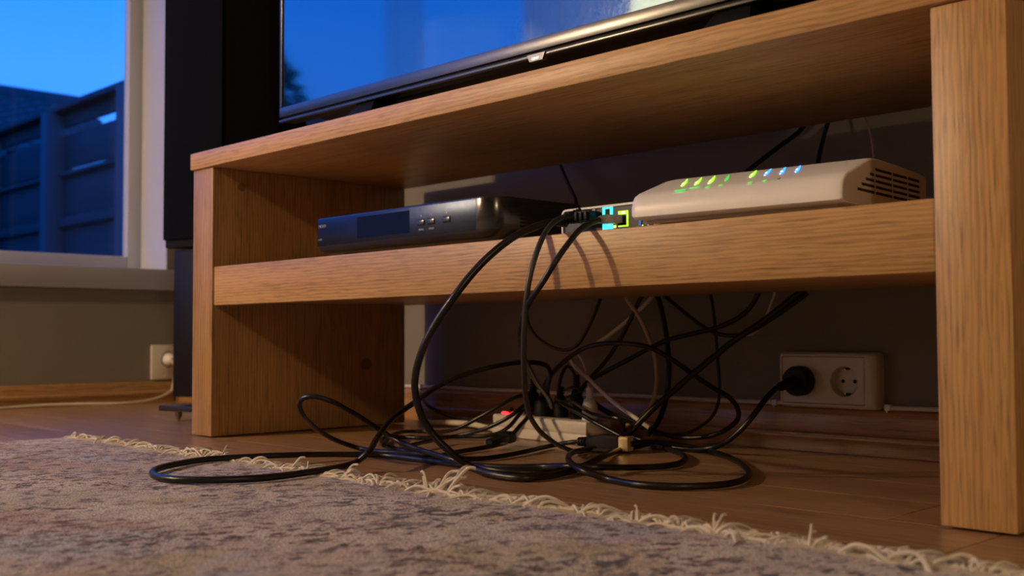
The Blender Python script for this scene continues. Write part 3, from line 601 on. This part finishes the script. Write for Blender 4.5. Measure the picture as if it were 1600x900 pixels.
# ================================================================== CABLES
CABLE_POINTS = {
 'A': (0.0047, [(881.8,35,314.8), (879.3,12,315.8), (869.5,-12,307.8), (860.3,-35,296), (849.2,-60,275.8), (836.5,-80,252.4), (824.1,-100,222.9), (800.3,-110,189.4), (779.7,-115,154.6), (761.3,-110,116.6), (757.8,-100,84.6), (760.8,-85,57.8), (775.1,-68,33.8), (787.5,-41.8,12), (836.2,-43.8,6), (877.6,-35.6,5), (880,17.7,5), (861.2,79.4,6), (806,189.1,8), (747.5,300,5.4), (749.3,340,8.4), (740.6,390,10.2)]),
 'B': (0.0034, [(886.5,30,323.7), (892.5,5,315.9), (903.3,-20,304), (909,-37,288.8), (910.9,-50,267.5), (910.2,-58,244.6), (905.7,-60,216.2), (897.3,-55,186.3), (885.9,-45,155.9), (866.8,-25,124.5), (834.9,10,94.6), (803.1,50,69.3), (780.3,90,48), (755,140,29.3), (730.1,190,15.1), (716.3,235,4.3), (714.2,270,3.7), (732.7,285,3.7), (742.9,310,4.4)]),
 'C': (0.0036, [(943.3,30,315.2), (946.3,8,308.8), (949.6,-15,298.7), (951.5,-35,283.1), (947.8,-55,259.4), (934.9,-62,236.8), (918.2,-62,220.3), (898.4,-55,204.4), (875.7,-40,186.5), (844.2,-10,167.9), (800.7,40,147.6), (752.8,100,128.6), (696.4,170,108.3), (642.7,240,91.1), (597.4,300,74.1), (564.8,340,58.7)]),
 'E': (0.0042, [(530.2,370,57.9), (535.6,360,84.2), (560.8,340,108.8), (583.9,310,125.6), (601.5,270,132.8), (614.7,220,134), (613.1,170,130.1), (600.3,140,123), (589.5,110,114.1), (579.5,80,100.7), (577.4,55,87.6), (572.7,35,75.4), (574.7,10,63.9), (589.6,-20,52), (618.7,-60,36.9), (666.7,-110,26.1), (656.2,-116.5,16), (685.3,-158.6,14.5), (697.3,-216.8,13.5), (705.3,-292,13.5), (677.9,-341.6,13.5), (645,-365.2,13.5), (608.1,-368.5,13.5), (568.7,-356.1,13.5), (531.1,-329.9,13.5), (502.2,-291,13.5), (482,-239.3,13.5), (491.6,-187.6,13.5), (511.1,-129.5,13), (518,-60,9), (546.9,0.6,5.5), (607.5,6.7,5), (664,5.5,5), (720.7,7.3,5), (781.5,25.3,5), (824.7,52.3,7), (874.7,45.5,12), (908.1,63.1,12), (904.6,125.3,6), (920.7,166.8,5), (920.6,206.3,5), (895.8,256.2,5), (852.9,306.1,5), (795.6,350.8,5), (748.1,372.5,5)]),
 'G': (0.0036, [(676,288,13), (661.7,282,11.6), (631.9,277.7,6), (663,176.4,5), (680.4,104.1,4.5), (678.7,68.9,4.5), (670.3,40.7,7), (652.1,15.7,12), (619.8,8.2,12), (541.1,36.6,6), (498.2,34.4,5), (446.7,37.3,6), (445.4,2.7,18), (462.1,-36.6,33), (501.8,-85.7,52), (550.6,-133.2,72), (563.4,-145.8,86), (576.4,-146.4,95), (591.2,-137.3,96), (603.7,-120.6,89), (594.8,-93.4,78), (589.9,-68.6,67), (585.5,-43.6,54), (584.3,-20.4,41), (603.3,-12.7,31), (632,-13.2,25), (678.9,-18.3,20), (729.9,-28.7,17), (765.1,-26.9,13), (818.4,-37.8,11), (855.4,-24.4,9), (873.6,13,8), (855.6,79.4,8)]),
 'D': (0.004, [(764,300,14), (768.9,325,16), (782.6,360,12.1), (814.1,394.1,5), (900.8,339.4,5), (981.7,264,5), (1049.9,179.1,5), (1078.8,115.9,5), (1079.5,70.5,5), (1054.7,31.9,5), (1013.3,14.7,5), (956,25.5,5.5), (926.6,15.2,13), (885.5,38.5,17), (833.2,89.3,17), (775.8,163.1,14), (724.7,244,8), (690.5,319.1,4.3)]),
 'H': (0.0042, [(930.5,455,102.5), (933.1,430,97.8), (932.7,405,85.8), (925,385,63.5), (910.8,375,42.3), (887.3,372,22.7), (854.6,380,9.7), (830.5,375,5.6), (798.9,370,5.7), (766.4,365,7.7), (739.4,360,13.1), (714.2,360,20.4)]),
 'I': (0.0038, [(510.4,375,50.4), (515.5,370,81), (532.7,360,96.9), (557.2,350,113.7), (588.4,340,130.2), (614.2,335,143), (641,330,153.4), (662.7,330,159.6), (693.2,330,163.1), (722.9,330,163.2), (754,335,160.7), (771.8,345,154.9), (791.1,370,137.3), (805.5,400,115.5), (820.4,430,94.5), (834.4,450,80.5), (843.6,460,63.7), (844.5,460,47.2), (833.6,450,32.5), (812.1,440,21.1), (778.3,435,15.4), (743.6,430,15.6), (717.1,420,21.8), (690.2,410,31), (663.9,405,39.2), (634.3,400,49.4), (595.1,410,60.9)]),
 'J': (0.0047, [(997.7,460,262.6), (971.3,455,244.9), (957.3,450,235), (934.2,440,214.7), (906.4,430,192.4), (873.6,420,170.8), (844.7,410,147.8), (812.9,390,116.9), (786.6,375,90.6), (765,360,68.1), (748,350,48.4), (734.6,340,30.8), (734.6,320,16.6)]),
 'K': (0.0038, [(890.8,470,270.6), (883.7,470,251.4), (875.5,470,235), (863.7,470,218.7), (843.6,465,201.3), (810.1,460,187.7), (769.6,450,178), (727.8,440,168), (700.5,430,155.7), (656.5,420,133.7), (622.3,410,116.6), (601.5,400,103.8), (590.7,385,88.2), (591.1,375,69.6)]),
 'L': (0.0036, [(679.4,460,269.1), (658.9,460,240.1), (639.3,455,204.3), (620.9,450,171.2), (602.3,440,139.1), (586.8,420,110.3), (577,405,91.3), (580.3,390,73.9)]),
 'M': (0.0044, [(667.6,475,275.4), (679.3,475,239.9), (695.9,470,200.4), (707.1,465,157.4), (716.8,455,113.2), (716.4,450,81.4), (716,440,56.2), (718.6,420,35), (716.2,400,18)]),
 'N': (0.0034, [(666.1,480,259.6), (691.3,480,239.6), (732.6,475,213.4), (770,470,191.2), (804,465,177.8), (841.9,460,174.6), (868.6,460,180.4), (900.4,460,195.6), (928.2,460,211.4), (962.3,470,236.2)]),
 'O': (0.0026, [(774.1,485,271.2), (778.6,485,239.3), (787.5,482,201.2), (795.5,478,141.4), (801.3,474,95.3), (801.3,470,68.5), (797,462,49.7), (782.3,455,34.3), (761.1,445,21.7), (739.8,435,17.1), (710.6,420,17.3)]),
 'P': (0.0034, [(614.9,450,260.6), (634.1,450,237.4), (659.8,450,207.1), (679.5,450,173.2), (693.9,448,140.9), (699.7,445,101.7), (699.4,435,69.1), (687.4,425,48.5), (677,410,35.4), (666.6,400,27.3)]),
 'R': (0.0036, [(682.6,490,264.6), (653.8,490,237.7), (623.4,488,213.5), (588.8,485,189.9), (558.3,478,169), (532.7,465,153.6), (519.2,445,144.8), (534.6,420,135.4), (564.5,400,122.2), (606.4,385,104.4), (667.1,370,72.7), (704,365,55.4), (729.5,365,42.7), (743,370,33.3)]),
 'S': (0.002, [(894.9,495,256.6), (890.1,495,239.1), (883,495,221.6), (876.6,492,203), (867.5,488,186.3), (857.6,480,176.5), (848,470,174.6)]),
 'T': (0.003, [(443.3,420,271.7), (433.4,420,237.8), (430,420,203.7), (440.9,425,179.7), (462.8,430,162.7), (487.5,435,152.6), (513.3,440,151.5), (531.1,442,160.4), (547.9,445,182.4), (562.8,450,212), (571.8,455,238.2), (580.7,455,262)]),
 'V1': (0.0036, [(407.4,111.5,7), (356.4,154.8,7), (336.4,205.7,4.5), (373.7,224.1,4.5), (396.6,261.4,4.5), (433.3,275,12.3), (472.1,280,22.7), (498.6,290,35.1), (515.6,300,47), (513.4,320,56.4), (513.5,335,63.1)]),
 'V1b': (None, [(407.4,111.5,7), (461.3,77.4,7), (515.7,62.8,6), (564,60,4.3), (624.2,51.3,4.5), (665.2,45.1,4.5)]),
 'V2': (0.0034, [(670.9,11.1,12), (572.1,47.3,12), (530.1,59.8,11), (508.9,93,11), (485.1,140.6,11), (457.9,205.2,12), (471.3,235,11.9), (504.2,250,13.9), (523,265,20.3), (530,280,31.1), (524.5,300,42.2), (517.9,320,52.4)]),
 'V3': (0.0036, [(501.4,43.9,14), (406,126.8,13), (323.4,209.2,10), (263.6,285.8,5), (280.3,309.1,4.5), (366.8,280,11.3), (405,280,20), (429.7,290,32.7), (454,300,46.2), (474.2,315,60.3), (486.2,335,71.7), (495.7,350,75.8)]),
 'W': (0.0036, [(545.2,315,54.9), (555.3,290,41.1), (559.2,270,30.2), (559.9,255,19), (555.3,249.5,10), (587.2,194,9), (580,168.6,5.5), (583.8,133.9,4.5), (595.1,94.7,4.5), (611.3,62.3,4.5)]),
 'X1': (0.0027, [(586,345,67.6), (611.7,340,68.9), (636.9,335,59.9), (662.9,330,52.3), (690.6,330,49.6), (717.7,330,47), (722.4,335,38.2), (716.8,340,27.8)]),
 'X2': (0.0034, [(587.7,325,74.8), (620.9,315,64.2), (657.2,305,54.3), (694.6,300,42.6), (727.8,300,30.9), (751.4,300,22.8)]),
 'X3': (0.0028, [(599.8,400,68.9), (617.9,400,59.1), (642.8,395,51.1), (670.1,385,46.7), (697.9,380,42.3), (731.6,370,32.7)]),
 'Y1': (0.003, [(551,370,73.7), (554.2,370,95), (563.1,370,116.5), (568.7,375,124.9), (575.5,380,116.5), (579.4,385,95.2), (583.5,385,74.2)]),
 'Y2': (0.0022, [(581.4,350,83.9), (595.7,350,90.6), (608,355,90.8), (607.6,360,84.4), (594.9,360,79.8), (577.8,360,72.9)]),
 'WP': (0.0026, [(611.8,385,79.4), (601.8,390,91.5), (588.8,400,105.6), (559.2,430,120.3), (513,470,135.4), (478.2,495,148.4)]),
 'U1': (0.0032, [(441.8,490,499.2), (455.9,485,478.2), (489.9,465,444.8), (527.9,440,416.2), (557.7,420,393.1)]),
 'U2': (0.0036, [(966.9,470,489.8), (957.7,460,474.6), (939.5,440,454.5), (919.2,420,432.9), (898.8,400,409.4)]),
 'U3': (0.0034, [(1002.5,470,489.4), (1002.7,460,474), (1007.7,440,450.5), (1012.6,420,421.9), (1015.1,410,402.4)]),
 'U4': (0.0016, [(1044.2,490,494.4), (1050.9,488,478.4), (1059.5,484,458.2), (1065.2,478,435.7), (1068.8,470,409.8)]),
 'U5': (0.0016, [(616.6,500,464), (639,500,454.9), (666.3,500,443.1), (700.7,490,423.5)]),
 'LW': (0.0035, [(-953.7,-78.2,4), (-1008.3,28.1,4), (-1015,123.7,6.3), (-1000,231.8,6), (-980,325.5,4.2), (-990,410.5,8.5), (-1010,462.9,19.5), (-1020,486.7,28.7)]),
 'FW': (0.0055, [(400,394,10), (383,397,8), (295.8,420,10.3), (239.9,430,10.3), (183.9,430,8.6), (143.4,435,5.8), (109.8,450,5.8), (65.7,480,5.8)]),
 'FB': (0.0036, [(61.5,470,62.5), (161.3,420,37.8), (180.2,430,28.2), (213.9,440,19.4), (287,420,19.3), (352,400,19.1), (401.2,385,33.8), (430.7,380,46.6)]),
}

MATS = dict(k=cable_black, g=cable_grey, w=cable_white, b=cable_beige)
back_up = lambda X, tx, ty=.235: [(X, .462, .285), (X, .447, .318), ((X + tx) / 2, .40, .3245), (tx, .30, .3245), (tx, ty, .328)]
LABELS = {
 'A': ('k', 'thickest black cable, hanging off the shelf in a wide bow to the floor in front'),
 'B': ('g', 'dark grey network cable with ribbed sleeve dropping straight from the network box'),
 'C': ('k', 'black network cable with clear plug, crossing the grey one below the shelf edge'),
 'E': ('k', 'black cable arching from the power strip and looping far out over the rug'),
 'G': ('k', 'black cable from the large connector, raised in a narrow loop before the left panel'),
 'D': ('k', 'black cable looping right from the gold-tipped connector over the bare floor'),
 'H': ('k', 'black mains cable running down from the plug in the double wall socket'),
 'I': ('k', 'black cable rising in a high arch from the power strip, curling back right'),
 'J': ('k', 'thick straight black cable running diagonally from the shelf down to the connector'),
 'K': ('k', 'black cable sweeping from behind the shelf at the right down left to the plugs'),
 'L': ('k', 'black cable slanting steeply behind the beige cable down to the plugs'),
 'M': ('k', 'thick black cable hanging nearly straight down from behind the shelf middle'),
 'N': ('k', 'thin black cable sagging behind the shelf and meeting the diagonal cable'),
 'O': ('k', 'thin black cable hanging from the shelf and curving left above the floor'),
 'P': ('b', 'beige cable bowing to the right below the shelf'),
 'R': ('w', 'white cable turning sharply above the power strip and running down right'),
 'S': ('w', 'short thin white cable end hooked over the diagonal black cable'),
 'T': ('k', 'slack black cable hanging in a U just under the shelf, left of the rest'),
 'V1': ('k', 'black cable coiled on the floor with its tip facing left, from the power strip'),
 'V2': ('k', 'black cable flattened on the floor in the middle of the coil'),
 'V3': ('k', 'black cable at the back of the floor coil, rising to the power strip'),
 'W': ('k', 'black lead with an angled plug lying in front of the power strip'),
 'X1': ('k', 'thin black lead curving in front of the white plug'),
 'X2': ('k', 'black lead slanting across the right end of the power strip'),
 'X3': ('k', 'thin black lead behind the right end of the power strip'),
 'Y1': ('k', 'black lead bent in a small hoop above the black plugs'),
 'Y2': ('k', 'thinnest black lead curled between the plugs'),
 'U1': ('k', 'black cable visible above the shelf behind the network box'),
 'U2': ('k', 'black cable slanting down behind the router, left of two'),
 'U3': ('k', 'steep black cable behind the router, right of two'),
 'U4': ('b', 'thin beige lead hanging behind the right end of the router'),
 'LW': ('w', 'white cable lying along the skirting of the left wall'),
 'FW': ('w', 'white mains lead on the floor behind the black coil'),
 'FB': ('k', 'short black lead on the floor by the back skirting, left'),
 'WP': ('w', 'white cable rising from the white plug in the power strip'),
}
ENDS = {'J': (1.10, .26), 'K': (1.15, .26), 'L': (.72, .225), 'M': (.68, .225), 'N': (.70, .225), 'O': (1.07, .26), 'P': (.64, .225), 'R': (.66, .225), 'S': (1.18, .26), 'T': (.60, .225)}
cab = {}
rad = {}
for key, (kind, label) in LABELS.items():
    r, pts = CABLE_POINTS[key]; pts = [(a / 1000, b / 1000, c / 1000) for a, b, c in pts]
    if key == 'V1': pts = [(a / 1000, b / 1000, c / 1000) for a, b, c in CABLE_POINTS['V1b'][1]][::-1] + pts[1:]
    if key in ENDS:
        X = pts[0][0]; tx, ty = ENDS[key]; up2 = [(X, .468, .262), (X, .468, .285), (X + (tx - X) * .1, .448, .318), ((X + tx) / 2, .40, .3240), (tx, .33, .3240), (tx, ty, .3285)]
        pts = [q for q in up2[::-1]] + [q for q in pts if q[2] < .250]
    if key == 'T':
        X = pts[-1][0]; pts = [q for q in pts if q[2] < .250 or q[1] > .46]; pts += [(X, .468, .262), (X, .468, .285), (X + .02, .448, .318), (X + .01, .40, .3240), (.76, .33, .3240), (.745, .225, .3285)]
    if key == 'U1': pts += [(.91, .36, .375), (.93, .27, .350), (.935, .17, .325), (.935, .152, .322)]
    if key == 'U2': pts += [(pts[-1][0] + .01, .34, .36), (1.13, .27, .343), (1.13, .234, .340)]
    if key == 'U3': pts += [(pts[-1][0], .35, .36), (1.20, .27, .343), (1.20, .234, .340)]
    if key == 'U4': pts += [(pts[-1][0], .42, .36), (1.24, .30, .335), (1.235, .234, .335)]
    if key in ('U1', 'U2', 'U3', 'U4'):
        a = pts[0]; d_ = (Vector(a) - Vector(pts[1])).normalized()
        pts = [(a[0] + d_.x * .03, .497, HT + .05), (a[0] + d_.x * .02, .495, HT)] + pts
    P = spline(pts, .006)
    P = [Vector((q.x, q.y, max(q.z, r + .0003))) for q in P]
    o = MB().tube(P, r, 10 if r > .003 else 8).build('cable', MATS[kind], None, origin=tuple(P[len(P) // 2]))
    tag(o, label, 'cable'); cab[key] = o; rad[key] = r
    o['group'] = 'cables behind and below the bench'
def ribs(m, r0, r1, z0, z1, n):
    pr = []
    for k in range(n):
        z = z0 + (z1 - z0) * k / n; r = r0 + (r1 - r0) * k / n; dz = (z1 - z0) / n
        pr += [(r, z), (r, z + dz * .55), (r * .8, z + dz * .6), (r * .8, z + dz * .98)]
    return pr
# B: ribbed sleeve and black plug in the network box
p0 = Vector(CABLE_POINTS['B'][1][0]) / 1000
M_ = axisM(p0 + Vector((.012, .016, .0015)), Vector((-.75, -1, -.30)))
MB(M_).lathe(ribs(None, .0098, .0055, 0, .028, 8) + [(.0036, .030)], 16).build('strain_relief', matt_black, cab['B'])
MB().box((.893, .034, .3155), (.922, .0515, .3290), .0012).build('plug', matt_black, cab['B'])
MB().box((.899, .031, .3175), (.9035, .0345, .3275), .0005).box((.907, .031, .3175), (.9115, .0345, .3275), .0005).box((.915, .031, .3175), (.9195, .0345, .3275), .0005).build('plug_ribs', matt_black, cab['B'])
# C: clear network plug
clear = plain('clear_grey', (.20, .23, .22), .25, spec=.9)
q0 = Vector(CABLE_POINTS['C'][1][0]) / 1000; q1 = Vector((.9615, .0515, .3160))
M_ = axisM(q0 + Vector((-.002, -.001, 0)), q1 - q0)
ln = (q1 - q0).length
MB(M_).loft([[(a * .0045, b * .0040, 0) for a, b in ((-1, -1), (1, -1), (1, 1), (-1, 1))], [(a * .0062, b * .0055, ln * .25) for a, b in ((-1, -1), (1, -1), (1, 1), (-1, 1))], [(a * .0060, b * .0052, ln * .6) for a, b in ((-1, -1), (1, -1), (1, 1), (-1, 1))], [(a * .0050, b * .0046, ln) for a, b in ((-1, -1), (1, -1), (1, 1), (-1, 1))]]).build('clear_plug', clear, cab['C'])
# H: mains plug in the double socket
M_ = Matrix.Translation((.9355, W - .0285, .1062)) @ Matrix.Rotation(R(90), 4, 'X')
MB(M_).lathe([(.0218, 0), (.0224, .004), (.0222, .016), (.0205, .0205), (.001, .0212)], 32).build('plug', matt_black, cab['H'])
h0 = Vector(CABLE_POINTS['H'][1][0]) / 1000; h1 = Vector(CABLE_POINTS['H'][1][1]) / 1000
MB(axisM(Vector((.9345, .478, .1055)), h1 - Vector((.9345, .478, .1055)))).lathe([(.0100, 0), (.0095, .018), (.0072, .030), (.0066, .040), (.0046, .046)], 18).build('plug_sleeve', matt_black, cab['H'])
# large connector with gold tip, on cable G
c0 = Vector((.7155, .2960, .0125)); c1 = Vector((.7760, .2830, .0125))
c0 = Vector((.672, .288, .0130)); c1 = Vector((.766, .300, .0145)); cd = c1 - c0; cl = cd.length
M_ = axisM(c0, cd)
cn = MB(M_); sq = lambda w, h, z, b=.25: [(w * math.cos(a) * (1 if abs(math.cos(a)) < .5 else 1) if 0 else max(-w, min(w, w * 1.3 * math.cos(a))), max(-h, min(h, h * 1.3 * math.sin(a))), z) for a in [2 * math.pi * k / 24 + .13 for k in range(24)]]
cn.loft([sq(.0058, .0070, .016), sq(.0078, .0095, .019), sq(.0085, .0105, .028), sq(.0100, .0122, .036), sq(.0102, .0124, cl - .020), sq(.0092, .0112, cl - .018)])
cn.build('connector_body', matt_black, cab['G'])
MB(M_).lathe(ribs(None, .0068, .0082, 0.0, .0165, 3), 18).build('strain_relief', matt_black, cab['G'])
MB(M_).loft([sq(.0086, .0105, cl - .0185), sq(.0088, .0108, cl - .0175), sq(.0088, .0108, cl - .003), sq(.0082, .0102, cl - .002)]).build('gold_tip', gold, cab['G'])
gt = MB(M_)
for sx_ in (-1, 1): gt.box((sx_ * .0045 - .0008, .0104, cl - .014), (sx_ * .0045 + .0008, .0114, cl - .009), .0003)
gt.build('contact_slot', dark_hole, cab['G'])
# W: angled flat plug with a bright metal edge
w0 = Vector((.549, .262, .0155)); w1 = Vector((.592, .150, .0100)); wd = w1 - w0; wl_ = wd.length
M_ = axisM(w0, wd)
MB(M_).loft([sq(.007, .0062, 0), sq(.0105, .0085, .003), sq(.0110, .0088, .020), sq(.0092, .0070, .026)]).build('plug_block', matt_black, cab['W'])
MB(M_).loft([sq(.0092, .0045, .026), sq(.0112, .0052, .032), sq(.0108, .0042, .070), sq(.0050, .0034, .080)]).build('plug_wedge', matt_black, cab['W'])
MB(M_).box((-.0118, -.0035, .045), (-.0105, .0010, .072), .0003).build('metal_edge', steel, cab['W'])
# wall lead: white cable clipped on top of the back skirting, both sides of the socket
def wall_lead(x0, x1, label, clips):
    P = []; n = int((x1 - x0) / .03)
    for k in range(n + 1):
        x = x0 + (x1 - x0) * k / n; P.append((x, W - .0062, .0702 + .0006 * math.sin(x * 23)))
    o = MB().tube(spline(P, .015), .0036, 10).build('wall_lead', cable_white, None, origin=P[n // 2]); tag(o, label, 'cable')
    for cx in clips:
        MB().box((cx - .0045, W - .0118, .0660), (cx + .0045, W - .0004, .0752), .0015).build('clip', white_plastic, o)
        MB().box((cx - .0012, W - .0125, .0635), (cx + .0012, W - .0100, .0670), .0004).build('nail', steel, o)
wall_lead(-.60, .893, 'thin white lead clipped on top of the back skirting, left of the double socket', (.876, .42, .02))
wall_lead(1.056, 1.9, 'thin white lead clipped on top of the back skirting, right of the double socket', (1.062, 1.55))

# ================================================================== RUG
RX0, RX1, RY1, RY0, RZ = -.050, 3.0, -.205, -2.1, .0082
rug_mat, nt, p = new_mat('rug_pile'); N = nt.nodes; Lk = nt.links
tc = N.new('ShaderNodeTexCoord')
def nz(scale, detail=4, sx_=1, sy_=1, rough=.6, off=0):
    q = N.new('ShaderNodeMapping'); q.inputs['Scale'].default_value = (sx_, sy_, 1); q.inputs['Location'].default_value = (off, off * .7, 0)
    Lk.new(tc.outputs['Object'], q.inputs['Vector']); n = N.new('ShaderNodeTexNoise'); n.inputs['Scale'].default_value = scale; n.inputs['Detail'].default_value = detail; n.inputs['Roughness'].default_value = rough
    Lk.new(q.outputs[0], n.inputs['Vector']); return n.outputs['Fac']
def mixc(f, a, b):
    m = N.new('ShaderNodeMix'); m.data_type = 'RGBA'; Lk.new(f, m.inputs[0])
    for s_, v in ((6, a), (7, b)):
        if isinstance(v, tuple): m.inputs[s_].default_value = (*v, 1)
        else: Lk.new(v, m.inputs[s_])
    return m.outputs[2]
def thr(src, a, b, hi=1.0):
    m = N.new('ShaderNodeMapRange'); m.inputs['From Min'].default_value = a; m.inputs['From Max'].default_value = b; m.inputs['To Max'].default_value = hi; Lk.new(src, m.inputs['Value']); return m.outputs[0]
def mul(a, b):
    m = N.new('ShaderNodeMath'); m.operation = 'MULTIPLY'; Lk.new(a, m.inputs[0]); Lk.new(b, m.inputs[1]); return m.outputs[0]
base = ramp(nt, nz(4.2, 4, off=3), [(.34, (.44, .40, .38)), (.46, (.56, .52, .49)), (.56, (.47, .40, .39)), (.66, (.42, .43, .49))])
base = mixc(thr(nz(6, 3, off=9), .55, .66, .75), base, (.42, .35, .22))
base = mixc(thr(nz(5, 3, off=21), .57, .68, .6), base, (.36, .23, .21))
zone = thr(nz(5.5, 4, off=5), .38, .62)
spk1 = mul(thr(nz(70, 5, 1.0, .8, .66, 1), .52, .57), zone)
base = mixc(spk1, base, (.055, .055, .095))
spk2 = mul(thr(nz(95, 4, 1, .7, .62, 8), .545, .59), thr(nz(7, 3, off=15), .42, .6))
base = mixc(spk2, base, (.12, .05, .06))
spk3 = mul(thr(nz(58, 5, 1, .8, .66, 31), .565, .61), thr(nz(6, 3, off=41), .40, .55))
base = mixc(spk3, base, (.07, .05, .045))
wv = thr(nz(420, 2, 1, 1, .5, 2), .3, .7)
vm = N.new('ShaderNodeVectorMath'); vm.operation = 'SCALE'; Lk.new(base, vm.inputs[0])
m3 = N.new('ShaderNodeMapRange'); m3.inputs['To Min'].default_value = .86; m3.inputs['To Max'].default_value = 1.36; Lk.new(wv, m3.inputs['Value']); Lk.new(m3.outputs[0], vm.inputs['Scale'])
Lk.new(vm.outputs[0], p.inputs['Base Color']); p.inputs['Roughness'].default_value = .95; p.inputs['Specular IOR Level'].default_value = .1
p.inputs['Sheen Weight'].default_value = .15
bp = N.new('ShaderNodeBump'); bp.inputs['Strength'].default_value = .8; bp.inputs['Distance'].default_value = .0015
ad = N.new('ShaderNodeMath'); ad.operation = 'ADD'; Lk.new(wv, ad.inputs[0]); Lk.new(nz(90, 3), ad.inputs[1]); Lk.new(ad.outputs[0], bp.inputs['Height']); Lk.new(bp.outputs[0], p.inputs['Normal'])
t = bmesh.new(); nx, ny = 300, 120
rnd = random.Random(3)
from mathutils import noise as mnoise
def rug_z(x, y): return RZ + .0016 * mnoise.noise(Vector((x * 5, y * 5, 0))) + .0007 * mnoise.noise(Vector((x * 22, y * 22, 3)))
g_ = [[None] * (ny + 1) for _ in range(nx + 1)]
for i in range(nx + 1):
    for j in range(ny + 1):
        x = RX0 + (RX1 - RX0) * (i / nx); y = RY1 - (RY1 - RY0) * (j / ny) ** 1.6
        if j == 0: y += .003 * mnoise.noise(Vector((x * 9, 0, 1)))
        g_[i][j] = t.verts.new((x, y, rug_z(x, y) - (.002 if j == 0 or i == 0 else 0)))
for i in range(nx):
    for j in range(ny): t.faces.new((g_[i][j], g_[i][j + 1], g_[i + 1][j + 1], g_[i + 1][j]))
be_ = [v for i in range(nx + 1) for v in (g_[i][0],)] + [g_[nx][j] for j in range(1, ny + 1)] + [g_[i][ny] for i in range(nx - 1, -1, -1)] + [g_[0][j] for j in range(ny - 1, 0, -1)]
lo = [t.verts.new((v.co.x, v.co.y, .0006)) for v in be_]
for k in range(len(be_)): t.faces.new((be_[k], be_[(k + 1) % len(be_)], lo[(k + 1) % len(be_)], lo[k]))
t.faces.new(lo)
bmesh.ops.recalc_face_normals(t, faces=t.faces[:])
m = MB(); m._add(t); rug = m.build('rug', rug_mat); tag(rug, 'large faded vintage rug in beige, mauve and navy with a cream fringe', 'rug')
fringe_mat = plain('fringe_yarn', (.72, .66, .57), .9, bump=.6, bscale=900)
hem_mat = plain('fringe_hem', (.62, .56, .48), .95, bump=.8, bscale=600)
# tassels: knotted tufts of twisted yarn strands; a few stand upright
def tassel_mesh(seed, ln, lift, spread, n=6, th=.0014):
    rnd = random.Random(seed); m = MB()
    m.lathe([(.0022, -.002), (.0034, .0), (.0034, .003), (.0020, .0055)], 8, axisM((0, -.001, .0050), (0, 1, .25)))
    for k in range(n):
        a = rnd.gauss(0, spread); L_ = ln * rnd.uniform(.6, 1.1); P = []; curl = rnd.uniform(-1.1, 1.1); z0 = rnd.uniform(.003, .0075); ph = rnd.random() * 6
        ang = a; x = rnd.uniform(-.002, .002); y = 0; nst = 9; lf = lift * rnd.uniform(.3, 1.15)
        for q in range(nst + 1):
            t_ = q / nst; z = z0 + lf * math.sin(min(1, t_ * 1.15) * math.pi * (.5 if lift > .02 else .85)) + .0008 * math.sin(ph + q)
            P.append((x, y, max(th + .0002, z * (1 if lift > .02 else (1 - .5 * t_)))))
            ang += curl / nst * (1 + t_); st_ = L_ / nst * (.45 if lift > .02 else 1); x += math.sin(ang) * st_; y += math.cos(ang) * st_
        m.tube(spline(P, .004), th, 5)
    me_o = m.build('tassel', fringe_mat, rug, origin=(0, 0, 0)); return me_o
flat = [tassel_mesh(s, .056, .0060, .55, 9) for s in range(14)]
mid_ = [tassel_mesh(40 + s, .046, .0130, .7, 9) for s in range(7)]
up_t = [tassel_mesh(80 + s, .060, .032 - .003 * s, .45, 5, .0016) for s in range(3)]
used = set(); rnd = random.Random(12)
def put(proto, x, s=1, mir=1, rz=0, y=None):
    if proto.name not in used: o = proto; used.add(proto.name)
    else: o = proto.copy(); COL.objects.link(o); o.parent = rug
    o.location = (x, RY1 - .0005 if y is None else y, .0003); o.rotation_euler = (0, 0, rz); o.scale = (s * mir, s, s)
x = RX0 + .006; kk = 0
while x < 1.95:
    pr2 = rnd.choice(flat) if rnd.random() < .6 else rnd.choice(mid_)
    put(pr2, x, rnd.uniform(.8, 1.2), rnd.choice((-1, 1)), rnd.uniform(-.45, .45)); x += rnd.uniform(.0070, .0105); kk += 1
for xx_, i, s_, rz in ((.458, 1, .75, -.5), (.63, 2, .75, -.6), (.67, 1, .6, .2), (.742, 0, .85, -.2), (.915, 0, 1.05, .1), (.93, 2, 1.1, -.5), (.90, 1, .8, .6), (1.19, 1, .62, .2), (1.215, 0, .6, -.5), (1.27, 2, .7, .3), (1.36, 1, .7, -.3), (1.43, 0, .6, .2), (1.535, 0, 1.0, 0), (1.30, 0, .5, 0)):
    put(up_t[i], xx_, s_, 1, rz)
for o in flat + mid_ + up_t:
    if o.name not in used: bpy.data.objects.remove(o)
# woven hem from which the fringe hangs
hm = MB(); rnd = random.Random(5); xx = RX0
while xx < 1.95:
    hm.tube([(xx, RY1 - .004, RZ - .001), (xx + .001, RY1 + .001, RZ + .0012), (xx + .0015, RY1 + .006, .0045), (xx + rnd.uniform(-.002, .004), RY1 + .013, .0022)], .0015, 5, True); xx += .0031
h = hm.build('fringe_hem', hem_mat, rug); h['kind'] = 'stuff'
